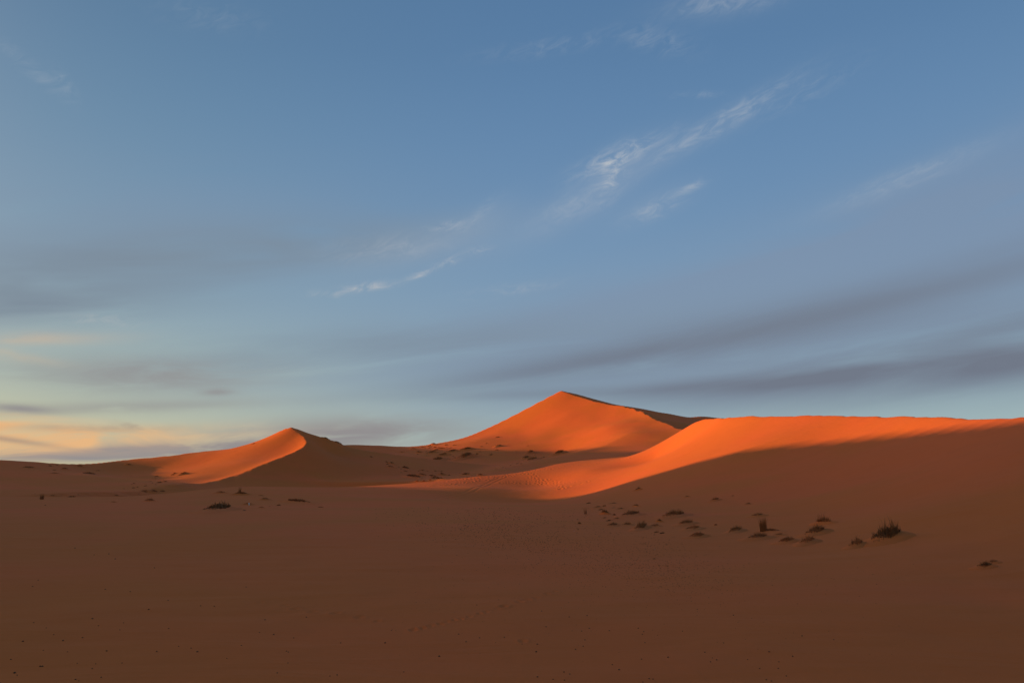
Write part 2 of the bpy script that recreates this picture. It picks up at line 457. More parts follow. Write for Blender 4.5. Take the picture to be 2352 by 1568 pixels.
def plain_material(name, c1, c2, scale=6.0, rough=0.9):
    m, t, b = material(name)
    oi = t.new('ShaderNodeObjectInfo')
    geo = t.new('ShaderNodeNewGeometry')
    n = t.noise(geo.outputs['Position'], scale, 3, 0.6)
    f = t.m('ADD', t.m('MULTIPLY', t.ss(n, 0.3, 0.7), 0.6), t.m('MULTIPLY', oi.outputs['Random'], 0.4))
    t.put(b.inputs['Base Color'], t.mix(f, c1, c2))
    b.inputs['Roughness'].default_value = rough
    b.inputs['Specular IOR Level'].default_value = 0.15
    return m

SAND = sand_material()
GRASS = plain_material('dry_dark_grass', (0.25, 0.112, 0.043), (0.40, 0.155, 0.056))
STRAW = plain_material('straw', (0.38, 0.165, 0.060), (0.27, 0.12, 0.045))
DARKGRASS = plain_material('dense_dark_grass', (0.15, 0.076, 0.032), (0.27, 0.118, 0.047))
GREYGRASS = plain_material('grey_scrub', (0.27, 0.122, 0.053), (0.38, 0.155, 0.062))
PALE = plain_material('sun_bleached_scrub', (0.34, 0.135, 0.052), (0.45, 0.165, 0.060))
STONE = plain_material('dark_stone', (0.045, 0.026, 0.016), (0.09, 0.05, 0.03), 40)
GRIT = plain_material('dark_grit', (0.17, 0.065, 0.024), (0.30, 0.105, 0.036), 40)
WHITE = plain_material('white_plastic', (0.75, 0.76, 0.74), (0.82, 0.82, 0.80), 8, 0.45)
PALESTONE = plain_material('pale_stone', (0.62, 0.55, 0.46), (0.72, 0.66, 0.58), 20)

def mesh_obj(name, V, Fc, mat, parent=None, loc=(0, 0, 0), smooth=True, normals=None):
    me = bpy.data.meshes.new(name)
    V = np.asarray(V, np.float32)
    me.vertices.add(len(V))
    me.vertices.foreach_set('co', V.ravel())
    if isinstance(Fc, np.ndarray):
        k = Fc.shape[1]
        me.loops.add(Fc.size)
        me.loops.foreach_set('vertex_index', Fc.ravel().astype(np.int32))
        me.polygons.add(len(Fc))
        me.polygons.foreach_set('loop_start', np.arange(0, Fc.size, k, dtype=np.int32))
    else:
        tot = sum(len(f) for f in Fc)
        me.loops.add(tot)
        me.loops.foreach_set('vertex_index', [i for f in Fc for i in f])
        me.polygons.add(len(Fc))
        st, s = [], 0
        for f in Fc:
            st.append(s); s += len(f)
        me.polygons.foreach_set('loop_start', st)
    me.update(calc_edges=True)
    me.polygons.foreach_set('use_smooth', [smooth] * len(me.polygons))
    me.materials.append(mat)
    if normals is not None:
        me.normals_split_custom_set_from_vertices(normals)
    o = bpy.data.objects.new(name, me)
    COL.objects.link(o)
    o.location = loc
    if parent: o.parent = parent
    return o

def tag(o, label=None, cat=None, group=None, kind=None):
    if label: o['label'] = label
    if cat: o['category'] = cat
    if group: o['group'] = group
    if kind: o['kind'] = kind
    return o

# ------------------------------------------------------------------ terrain mesh: one polar sheet, finest where it is looked at
HALF = 35.5
az = np.concatenate([np.arange(-180, -60, 2.0), np.arange(-60, -HALF, 0.4), np.arange(-HALF, HALF, 0.05), np.arange(HALF, 60, 0.4), np.arange(60, 180, 2.0)])
r = [1.5]
while r[-1] < 3500:
    q = r[-1]
    if q < 6: r.append(q * 1.03)
    elif q < 62: r.append(q * 1.0065)
    elif q < 118: r.append(q + 0.26)
    elif q < 310: r.append(q + 0.85)
    else: r.append(q * 1.05)
r = np.array(r)
AZr = np.radians(az)
nR, nC = len(r), len(az)
X = np.outer(r, np.sin(AZr)); Y = np.outer(r, np.cos(AZr))
Z = np.empty_like(X); REG = np.empty(X.shape, np.int8)
for i0 in range(0, nR, 100):
    x, y = X[i0:i0 + 100], Y[i0:i0 + 100]
    a, b, c, base = patches(x, y)
    e = caster(x, y)
    z0 = combine(a, b, c, base)
    Z[i0:i0 + 100] = smax(z0, e, 0.3)
    reg = np.zeros(x.shape, np.int8)
    top = np.argmax(np.stack([a, b, c, base, e]), 0)
    reg[(top == 0) & (a > 0.9) & (x > -25)] = 1          # long dune on the right with its low ridge
    reg[(top == 1) & (b > 0.3)] = 2                        # pointed dune on the left
    reg[(top == 2) & (c > 0.3)] = 3                        # tall dune
    reg[top == 4] = 4                                      # dune left of the frame
    REG[i0:i0 + 100] = reg

def dent(x, y, rad, depth, stretch=1.0):
    """press a footprint (with a pushed-up rim) into the sheet"""
    d = math.hypot(x, y); t = math.degrees(math.atan2(x, y))
    R = rad * 2.6
    i0, i1 = np.searchsorted(r, [d - R * stretch, d + R * stretch])
    j0, j1 = np.searchsorted(az, [t - math.degrees(R / d), t + math.degrees(R / d)])
    if i1 <= i0 or j1 <= j0: return
    dx = X[i0:i1, j0:j1] - x; dy = (Y[i0:i1, j0:j1] - y) / stretch
    q = (dx * dx + dy * dy) / (rad * rad)
    Z[i0:i1, j0:j1] += -depth * np.exp(-q * 1.6) + 0.42 * depth * np.exp(-(np.sqrt(q) - 1.45) ** 2 * 5)

rng = random.Random(4)
def walk(poly, step, rad, depth, spread, jit=0.12, skip=0.0):
    pts = [hit(*p, ground) for p in poly]
    for (x0, y0, _), (x1, y1, _) in zip(pts, pts[1:]):
        L = math.hypot(x1 - x0, y1 - y0)
        n = max(1, int(L / step))
        nx, ny = -(y1 - y0) / (L + 1e-6), (x1 - x0) / (L + 1e-6)
        for k in range(n):
            if rng.random() < skip: continue
            f = (k + rng.uniform(-.3, .3)) / n
            s = rng.uniform(-1, 1) * spread + rng.choice((-1, 1)) * jit
            dent(x0 + (x1 - x0) * f + nx * s, y0 + (y1 - y0) * f + ny * s, rad * rng.uniform(.8, 1.2), depth * rng.uniform(.6, 1.2), 1.5)

# trails along the low ridge and across the lit hollow
walk([(835, 1118), (1000, 1108), (1080, 1098), (1160, 1090), (1260, 1077), (1330, 1066), (1460, 1046)], 0.45, 0.15, 0.045, 0.8, 0.25)
walk([(1020, 1112), (1100, 1102), (1180, 1090), (1218, 1086)], 0.5, 0.16, 0.05, 0.4)
walk([(1218, 1086), (1228, 1096), (1243, 1102), (1252, 1106), (1268, 1110), (1290, 1117), (1300, 1120)], 0.3, 0.15, 0.042, 0.6, 0.2)
walk([(1243, 1104), (1252, 1108)], 0.3, 0.15, 0.042, 1.0)
walk([(1262, 1110), (1276, 1112)], 0.3, 0.15, 0.042, 1.0)
walk([(1286, 1121), (1298, 1121)], 0.3, 0.2, 0.06, 0.6)
walk([(1300, 1120), (1330, 1112), (1360, 1102)], 0.6, 0.16, 0.06, 0.5)
walk([(1150, 1108), (1200, 1110), (1250, 1112)], 0.6, 0.16, 0.05, 0.4)
walk([(1165, 1105), (1225, 1106), (1290, 1108), (1340, 1104)], 0.9, 0.16, 0.04, 0.4)
walk([(850, 1120), (950, 1118), (1050, 1112)], 0.5, 0.16, 0.06, 0.9)
# loose prints and scuffs over the shaded foreground
walk([(950, 1446), (1010, 1432), (1080, 1415), (1185, 1383)], 0.13, 0.05, 0.02, 0.02, 0.0, 0.2)
walk([(560, 1372), (640, 1389), (760, 1407), (940, 1432)], 0.4, 0.06, 0.018, 0.05, 0.02, 0.3)
walk([(495, 1331), (522, 1328), (545, 1323)], 0.18, 0.06, 0.02, 0.03, 0.0, 0.2)
walk([(1190, 1382), (1260, 1361), (1360, 1340)], 0.25, 0.06, 0.018, 0.05, 0.0, 0.3)
walk([(1200, 1470), (1260, 1476), (1310, 1490)], 0.17, 0.05, 0.018, 0.04, 0.0, 0.3)

# wheel track of a buggy coming over the low ridge and curving away to the left
def groove(poly, off, rad, depth, step=0.16):
    pts = [np.array(hit(*p, ground)[:2]) for p in poly]
    P = []
    for k in range(len(pts) - 1):                        # Catmull-Rom through the points
        p0, p1, p2, p3 = pts[max(k - 1, 0)], pts[k], pts[k + 1], pts[min(k + 2, len(pts) - 1)]
        n = max(2, int(np.hypot(*(p2 - p1)) / step))
        for i in range(n):
            f = i / n
            P.append(0.5 * ((2 * p1) + (p2 - p0) * f + (2 * p0 - 5 * p1 + 4 * p2 - p3) * f * f + (3 * p1 - p0 - 3 * p2 + p3) * f ** 3))
    for i in range(len(P) - 1):
        t = P[i + 1] - P[i]; t = t / (np.hypot(*t) + 1e-9)
        q = P[i] + np.array([-t[1], t[0]]) * off
        d = math.hypot(q[0], q[1]); a_ = math.degrees(math.atan2(q[0], q[1]))
        R = rad * 2.2
        i0, i1 = np.searchsorted(r, [d - R, d + R]); j0, j1 = np.searchsorted(az, [a_ - math.degrees(R / d), a_ + math.degrees(R / d)])
        if i1 <= i0 or j1 <= j0: continue
        dd = (X[i0:i1, j0:j1] - q[0]) ** 2 + (Y[i0:i1, j0:j1] - q[1]) ** 2
        Z[i0:i1, j0:j1] -= depth * np.exp(-dd / (rad * rad) * 1.5)
TRACK = [(664, 1129), (737, 1136), (803, 1143), (880, 1148), (960, 1149), (1020, 1143), (1080, 1128), (1120, 1112), (1150, 1098), (1172, 1089)]
for o_ in (-0.33, 0.33):
    groove(TRACK, o_, 0.12, 0.019)

V = np.stack([X, Y, Z], -1).reshape(-1, 3)
# vertex normals of the whole sheet, so its pieces shade as one
dZr = np.gradient(V.reshape(nR, nC, 3), axis=0)
Vc = V.reshape(nR, nC, 3)
dZc = np.roll(Vc, -1, 1) - np.roll(Vc, 1, 1)
N = np.cross(dZr, dZc).reshape(-1, 3)
N *= np.sign(N[:, 2:3]); N /= np.linalg.norm(N, axis=1, keepdims=True)
ii, jj = np.meshgrid(np.arange(nR - 1), np.arange(nC), indexing='ij')
j2 = (jj + 1) % nC
quads = np.stack([ii * nC + jj, (ii + 1) * nC + jj, (ii + 1) * nC + j2, ii * nC + j2], -1).reshape(-1, 4)[:, ::-1]
freg = REG[:-1].reshape(-1)
DUNES = [(0, 'ground', 'shaded reddish sand plain running up to the dunes', 'sand'),
         (1, 'dune', 'long smooth dune on the right, lit only along its crest', 'dune'),
         (2, 'dune', 'small pointed dune on the left, lit on its left flank', 'dune'),
         (3, 'dune', 'tall sunlit dune with the sharp peak in the middle', 'dune'),
         (4, 'dune', 'sand dune beyond the left edge that shades the foreground', 'dune')]
for k, name, label, cat in DUNES:
    sel = quads[freg == k]
    if not len(sel): continue
    used, inv = np.unique(sel, return_inverse=True)
    VV, FF, NN = V[used], inv.reshape(sel.shape), N[used]
    if k == 0:                                            # close the small hole under the camera
        ring = np.searchsorted(used, np.arange(nC))
        c_ = len(VV)
        VV = np.vstack([VV, [[0, 0, float(ground(np.array([0.0]), np.array([0.0]))[0])]]])
        NN = np.vstack([NN, [[0, 0, 1]]])
        cap = np.stack([ring, ring, np.roll(ring, -1), np.full(nC, c_)], -1)
        tri = [[int(ring[j]), int(ring[(j + 1) % nC]), c_] for j in range(nC)]
        FF = [list(map(int, f)) for f in FF] + tri
    tag(mesh_obj(name, VV, FF, SAND, normals=NN.tolist() if False else NN), label, cat, None, 'structure')
print('TERRAIN', nR, nC)

# ------------------------------------------------------------------ scrub: every tuft grows on its own spot
BLADE_F = [(0, 1, 3, 2), (2, 3, 4)]
def blades(roots, tips, width, bend, R):
    """thin tapering blades from roots to tips"""
    V, Fc = [], []
    for (a, b, w) in zip(roots, tips, width):
        d = b - a
        h = math.hypot(d[0], d[1]) + 1e-6
        ang = R.uniform(0, math.pi)
        side = np.array([math.cos(ang), math.sin(ang), 0]) * w * 0.5
        mid = a + d * 0.55 + np.array([0, 0, 1]) * np.linalg.norm(d) * bend * R.uniform(0.3, 1.0) - np.array([d[0], d[1], 0]) * 0.12
        k = len(V)
        V += [a - side, a + side, mid - side * 0.75, mid + side * 0.75, b]
        Fc += [tuple(k + i for i in f) for f in BLADE_F]
    return V, Fc

def gz(p): return ground(p[:, 0], p[:, 1])

COUNT = [0]
def scrub(box, kind, label, group, name='grass_tuft', cat='grass tuft', mat=None, mound=None, n=None):
    COUNT[0] += 1
    R = random.Random(1000 + COUNT[0])
    x0, y0, x1, y1 = box
    if y1 < 1112:
        k_ = 0.16 if 980 < x1 < 1300 and y1 < 1060 else 0.06
        x0, x1, y0 = x0 - k_ * (x1 - x0), x1 + k_ * (x1 - x0), y0 - 2 * k_ * (y1 - y0)
    wpx, hpx = x1 - x0, max(y1 - y0, 1.2)
    ya = yb = y1
    if kind == 'd':
        yb = y0 + 0.55 * hpx; hp = 0.80 * hpx
    elif kind == 'b':                                    # falls to the right
        ya = y0 + 0.55 * hpx; hp = 0.80 * hpx
    else:
        hp = hpx
    A = np.array(hit(x0, ya, ground)); B = np.array(hit(x1, yb, ground))
    Dm = hit((x0 + x1) / 2, (ya + yb) / 2, ground)[1]
    wm = wpx * Dm / F
    lim = 3.0 * wm + 0.1
    M = np.array(hit((x0 + x1) / 2, (ya + yb) / 2, ground))
    for Pq, px in ((A, x0), (B, x1)):
        dy = max(-lim, min(lim, Pq[1] - M[1]))
        Pq[1] = M[1] + dy; Pq[0] = (px - 1176) / F / (CP + (784 - y1) / F * -SP) * Pq[1] if False else ray(px, y1)[0] * Pq[1]
    H = max(hp * Dm / F, 0.04)
    ax = B[:2] - A[:2]; L = float(np.hypot(*ax)); ax = ax / L
    ay = np.array([-ax[1], ax[0]])
    mid = (A[:2] + B[:2]) / 2
    o = np.array([mid[0], mid[1], float(ground(mid[:1], mid[1:2])[0])])
    small = wpx < 13
    if n is None: n = 44 if wpx < 7 else 90 if wpx < 13 else 240 if wpx < 30 else 420
    roots, tips, ws = [], [], []
    Wd = min(0.42 * L, 1.0 + 0.1 * L, 0.8 * wm)
    has_mound = (mound if mound is not None else (not small and kind != 'u'))
    mh = (0.42 if kind in 'db' else 0.36 if kind == 'c' else 0.45 if kind == 'm' else 0.12) * H
    skew = {'m': -0.10, 'c': 0.0, 'd': 0.22, 'b': -0.2, 'u': 0.0, 'f': 0.0}[kind]
    def dome(t, q):
        """height of the sand hump; t along, q across, both -1..1 inside"""
        tt = (t - 2 * skew) / np.where(t > 2 * skew, 1 - 2 * skew, 1 + 2 * skew)
        r2 = tt * tt + q * q
        return mh * np.clip(1 - r2, 0, 1) ** 1.3
    for i in range(n):
        if kind == 'u':
            a = R.uniform(0, 6.283); rr = math.sqrt(R.random())
            bx, by = 0.32 * L * rr * math.cos(a), 0.24 * L * rr * math.sin(a)
            env = 1.0
            tl = H * (0.35 + 0.75 * R.random() ** 1.3)
            lean = np.array([bx * 0.4 + R.gauss(0.02, 0.10) * L, by * 0.9 + R.gauss(0, 0.15) * L]) * tl / H
            w = max(0.018 * H, 0.035 * L) * R.uniform(.5, 1.0)
        else:
            t = max(-0.97, min(0.97, R.gauss(skew * 1.2, 0.48)))
            q = R.uniform(-0.95, 0.95) * math.sqrt(max(0.05, 1 - t * t))
            bx, by = t * L / 2, q * Wd / 2
            tt = (t - 2 * skew) / ((1 - 2 * skew) if t > 2 * skew else (1 + 2 * skew))
            env = max(0.04, 1 - abs(tt) ** (1.3 if kind in 'dbm' else 2.0)) * (1 - 0.3 * abs(q))
            tl = H * env * R.uniform(0.35, 0.80 if R.random() < 0.85 else 1.25) * (0.65 if has_mound else 1)
            sprig = wpx > 13 and Dm < 95 and name != 'sand_mound' and mat is not PALE and R.random() < 0.20
            if sprig: tl = H * min(1.0, env + 0.12) * R.uniform(0.5, 1.0 if not label or 'spiky' not in label else 1.2)
            lean = np.array([R.gauss(0.05 if sprig else 0.25, 0.32 if sprig else 0.55), R.gauss(0.0, 0.3 if sprig else 0.5)]) * tl
            w = max(0.10 * H, 0.035 * L) * R.uniform(.5, 1.1)
            if has_mound: w *= 0.6
            if sprig: w *= 0.45
        rt = np.array([*(ax * bx + ay * by), 0.0])
        roots.append(rt); ws.append(w)
        tips.append(rt + np.array([*(ax * lean[0] + ay * lean[1]), tl]))
    roots = np.array(roots); tips = np.array(tips)
    base = gz(roots + o) - o[2] - 0.02 * H
    if has_mound:
        loc = np.stack([roots[:, :2] @ ax, roots[:, :2] @ ay], 1)
        base = base + dome(loc[:, 0] / (0.80 * L), loc[:, 1] / (1.15 * Wd)) * 0.92
    roots[:, 2] += base; tips[:, 2] += base
    V, Fc = blades(roots, tips, ws, 0.10, R)
    mt = mat or GRASS
    root = bpy.data.objects.new(name, None)
    COL.objects.link(root); root.location = o; root.empty_display_size = 0.2
    tag(root, label, cat, group)
    mesh_obj('foliage', V, Fc, mt, root, smooth=False)
    if not has_mound: return root
    nu, nv = 21, 13
    u = np.linspace(-1.25, 1.25, nu); v = np.linspace(-1.25, 1.25, nv)
    U, VV = np.meshgrid(u, v)
    pts = (U.ravel()[:, None] * (0.80 * L) * ax + VV.ravel()[:, None] * (1.15 * Wd) * ay)
    z = gz(pts + o[:2]) - o[2] + dome(U.ravel(), VV.ravel())
    z = z + np.where(U.ravel() ** 2 + VV.ravel() ** 2 > 1.0, -0.10 * H - 0.02, 0.0)
    z += mh * 0.10 * vnoise(pts[:, 0] / (0.2 * L), pts[:, 1] / (0.2 * L), COUNT[0]) * (dome(U.ravel(), VV.ravel()) > 0)
    Vm = np.column_stack([pts, z])
    q = np.arange(nu * nv).reshape(nv, nu)
    Fm = np.stack([q[:-1, :-1], q[:-1, 1:], q[1:, 1:], q[1:, :-1]], -1).reshape(-1, 4)
    mesh_obj('mound', Vm, Fm, SAND, root)
    return root

def batch(group, items, name='grass_tuft', cat='grass tuft', shared=None):
    for it in items:
        box, kind = it[0], it[1]
        label = it[2] if len(it) > 2 and it[2] else shared
        kw = it[3] if len(it) > 3 else {}
        scrub(box, kind, label, group, kw.pop('name', name), kw.pop('cat', cat), **kw)

# --- low hills at the far left
batch('scrub tufts on the low hills at the left', [
    ((49, 1070.5, 75, 1075.5), 'd', 'long dark scrub patch under the left hilltop skyline'),
    ((111, 1066, 120, 1069.5), 'c', 'small dark tuft at the dip in the left skyline'),
    ((143, 1072.5, 155, 1077.5), 'm', 'dark peaked tuft below the dip in the left skyline'),
    ((177, 1066, 190, 1071), 'c', 'dark tuft on the skyline where the lit dune arm begins'),
    ((194, 1082, 214, 1088.5), 'c', 'widest dark scrub patch low on the shaded left hill'),
    ((113, 1084, 139, 1087), 'c', 'faint broad scrub smear low on the shaded left hill', {'mat': PALE}),
    ((220, 1078, 230, 1080.5), 'c', 'faint tuft just under the shadow edge on the left hill', {'mat': PALE}),
    ((127, 1067, 135, 1068.6), 'c', None, {'mat': PALE}), ((121, 1077, 129, 1079), 'c', None, {'mat': PALE})],
    shared='tiny faint tuft on the shaded left hill near the skyline')
# --- far edge of the plain
batch('tufts along the far edge of the plain', [
    ((89, 1133.5, 103, 1146), 'u', 'bushy upright tuft standing alone at the far left of the plain', {'n': 120}),
    ((115, 1135, 129, 1138.6), 'c', 'flat dark tuft just right of the lone upright tuft'),
    ((151, 1136, 170, 1141.8), 'd', 'dark tuft with a raised right end at the plain edge'),
    ((261, 1134.8, 274, 1137.4), 'c', 'flat dark tuft at the plain edge below the small tuft scatter'),
    ((101, 1156.8, 106, 1160), 'c', 'tiny dark tuft on open sand in front of the lone upright tuft'),
    ((254, 1150, 268, 1153), 'c', 'pale flattened scrub left of the twiggy clump', {'mat': PALE}),
    ((78, 1132.5, 84, 1134), 'c', 'tiny faint tuft left of the lone upright tuft', {'mat': PALE}),
    ((175, 1134, 184, 1135.6), 'c', 'tiny faint tuft right of the tuft with a raised end', {'mat': PALE})])
# --- at the foot of the pointed dune
batch('tufts at the foot of the pointed dune', [
    ((355, 1090.5, 363, 1094.8), 'd', 'topmost tuft of the shaded scatter left of the pointed dune'),
    ((313, 1114.5, 319.5, 1118.5), 'c', 'round dark tuft at the left of the shaded scatter'),
    ((323, 1123.8, 337.5, 1128.8), 'd', 'long slanting tuft in the lowest row of the shaded scatter'),
    ((344, 1124.5, 360.5, 1132.2), 'd', 'largest slanting tuft in the lowest row of the shaded scatter'),
    ((339, 1123.8, 347.5, 1127.8), 'd', 'short tuft between the two long slanting ones'),
    ((366, 1124, 378, 1129.2), 'd', 'rightmost slanting tuft in the lowest row of the shaded scatter'),
    ((302, 1116.5, 311.5, 1120.3), 'c', 'flat tuft left of the round dark tuft'),
    ((391, 1086.5, 400, 1091.5), 'd', 'lower of two small dark tufts at the edge of the sunlight'),
    ((398, 1082.5, 406, 1087), 'm', 'upper of two small dark tufts at the edge of the sunlight'),
    ((408, 1083, 428, 1091.8), 'd', 'long dark slanting tuft on the sunlit flank of the pointed dune'),
    ((287, 1063, 302, 1066.8), 'c', 'dark tuft throwing a shadow on the lit arm below the skyline'),
    ((355, 1096.8, 358.5, 1099), 'c'), ((304, 1107.5, 312, 1110), 'c'), ((300, 1110.5, 305, 1112.5), 'c'), ((282, 1119.5, 287.5, 1122), 'c'),
    ((330, 1113, 337, 1116.6), 'd'), ((347.5, 1106.5, 352.5, 1109), 'c'), ((360, 1105, 370, 1109.2), 'd'), ((372.5, 1102.8, 381, 1106.3), 'd'),
    ((354, 1110, 360.5, 1112.2), 'c'), ((316, 1131.8, 321.5, 1134), 'c'), ((343, 1103, 349, 1105), 'c')],
    shared='tiny dark tuft in the shaded scatter left of the pointed dune')
# --- bushes and mounds on the plain in front of the pointed dune
batch('bushes and mounds on the plain before the pointed dune', [
    ((332, 1142.5, 356, 1150.5), 'c', 'low twiggy clump with upright sprigs alone on the plain', {'name': 'bush', 'cat': 'bush'}),
    ((494, 1125.8, 521, 1132), 'm', 'smooth dark mound left of the straw coloured upright tuft', {'name': 'sand_mound', 'cat': 'sand mound'}),
    ((537, 1126.5, 574, 1135.5), 'm', 'wide dark mound at the foot of the straw coloured upright tuft', {'name': 'sand_mound', 'cat': 'sand mound'}),
    ((545, 1116, 556, 1134), 'u', 'straw coloured upright tuft growing from a wide dark mound', {'mat': STRAW, 'n': 110}),
    ((595, 1135.6, 607, 1138.4), 'b', 'little ripple of scrub behind the mound right of the straw tuft'),
    ((596, 1141, 624, 1147.3), 'm', 'rounded mound below and right of the straw coloured tuft', {'name': 'sand_mound', 'cat': 'sand mound'}),
    ((470, 1155.5, 520, 1176.5), 'd', 'biggest dark bush on the plain, with stray sprigs on top', {'name': 'bush', 'cat': 'bush', 'n': 420, 'mat': DARKGRASS}),
    ((508, 1164, 541, 1169.5), 'b', 'thin trailing scrub on the right of the biggest dark bush', {'mat': GREYGRASS}),
    ((486, 1155, 497.5, 1160.6), 'c', 'small dark tuft behind the left of the biggest bush'),
    ((558, 1152.6, 583, 1158.6), 'm', 'low sandy mound behind the white scrap of litter', {'name': 'sand_mound', 'cat': 'sand mound', 'mat': PALE}),
    ((557, 1167.5, 565.5, 1171.8), 'c', 'small dark tuft below the white scrap of litter'),
    ((592, 1162, 608, 1165.4), 'c', 'flat faint tuft right of and below the white litter', {'mat': PALE}),
    ((634, 1154.5, 646, 1160.5), 'c', 'faint scrub left of the long tapering mound', {'mat': PALE}),
    ((666, 1144, 709, 1156), 'b', 'long mound tapering to the right with a dark grassy spine', {'name': 'sand_mound', 'cat': 'sand mound'}),
    ((732, 1161.8, 744, 1165.2), 'b', 'faint scrub beyond the right end of the long mound', {'mat': PALE}),
    ((616, 1159.5, 622, 1161.6), 'c', 'tiny faint tuft between the litter and the long mound', {'mat': PALE})])
# --- floor of the shaded hollow behind the low ridge
batch('scrub in the shaded hollow beyond the low ridge', [
    ((944, 1027.6, 957, 1031.8), 'm', 'small dark mound just under the shadow line at the left of the tall dune'),
    ((956, 1034.6, 970, 1039.2), 'm', 'dark peaked tuft below and right of the mound under the shadow line'),
    ((917, 1036.2, 930, 1038.4), 'c', 'faint sandy tuft alone on the shaded saddle', {'mat': PALE}),
    ((744, 1003.6, 759, 1009.4), 'b', 'scrub breaking the right skyline of the pointed dune'),
    ((771, 1014.5, 787, 1021.6), 'b', 'lower scrub on the right skyline of the pointed dune'),
    ((577, 1016.4, 585, 1019.8), 'd', 'tiny scrub on the left skyline of the pointed dune'),
    ((849.5, 1046, 857, 1050), 'b', 'lone tuft high on the right slope of the pointed dune'),
    ((884, 1057.8, 895, 1062.2), 'b', 'upper left tuft of the group at the toe of the pointed dune'),
    ((887, 1061.8, 892.5, 1065.8), 'c', 'small round tuft under the upper left one of that toe group'),
    ((895, 1060, 907, 1065.8), 'b', 'shaggy dark bush at the toe of the pointed dune', {'name': 'bush', 'cat': 'bush'}),
    ((924, 1069, 942, 1075.5), 'b', 'long dense hedge-like bush in the middle of the hollow', {'name': 'bush', 'cat': 'bush', 'n': 220, 'mound': False}),
    ((890, 1069, 908, 1073.5), 'b', 'faint scrub trail under the toe group', {'mat': PALE}),
    ((927, 1078.6, 938, 1082.8), 'b', 'dark tuft below the long hedge-like bush'),
    ((967, 1076.6, 977, 1081.2), 'b', 'dark tuft above the twin mounds of the hollow'),
    ((1009, 1084.6, 1025, 1090.4), 'm', 'dark domed bush at the right of the hollow scrub', {'name': 'bush', 'cat': 'bush'}),
    ((962, 1086, 984, 1092.8), 'b', 'dark domed bush in the middle of the hollow scrub', {'name': 'bush', 'cat': 'bush'}),
    ((938, 1088.6, 968, 1098.4), 'b', 'broad low scrub mound at the left of the hollow scrub', {'name': 'bush', 'cat': 'bush', 'mat': GREYGRASS}),
    ((987.5, 1089.5, 1001.5, 1095), 'b', 'grey scrub mound between the two domed bushes', {'mat': GREYGRASS}),
    ((994, 1094.6, 1017, 1100.8), 'b', 'wide dark scrub half hidden by the lit ridge crest', {'name': 'bush', 'cat': 'bush'}),
    ((1062, 1085, 1077.5, 1090.4), 'c', 'paired dark bush near the right end of the hollow', {'name': 'bush', 'cat': 'bush'}),
    ((1098, 1086.5, 1110, 1091.8), 'm', 'peaked dark tuft just behind the lit ridge crest'),
    ((1012, 1080, 1018.5, 1082.8), 'b', 'rightmost tuft of the thin row above the domed bush'),
    ((957, 1040, 961, 1042.8), 'c'), ((914, 1071, 918.5, 1073.2), 'c'), ((919, 1075.2, 923.5, 1077.2), 'c'), ((919, 1082, 922.5, 1084.4), 'c'), ((962, 1076.8, 967, 1078.3), 'c'),
    ((980, 1079, 984.5, 1081.2), 'c'), ((996.5, 1079, 1003.5, 1081.3), 'c'), ((1006, 1079, 1011, 1081), 'c'), ((1028.5, 1087.8, 1034.5, 1091.2), 'c'), ((954, 1100.5, 961.5, 1104.6), 'c'),
    ((970, 1100.8, 977, 1104.2), 'c'), ((984.5, 1098, 991.5, 1102.2), 'c'), ((1053, 1084, 1059, 1086.2), 'c'), ((1070, 1094, 1074.5, 1096.2), 'c'), ((1082.5, 1093, 1086.5, 1095.2), 'c'),
    ((959, 1079.5, 964, 1082), 'c'), ((1012, 1083.5, 1016, 1085.8), 'c')],
    shared='tiny dark tuft on the floor of the shaded hollow')
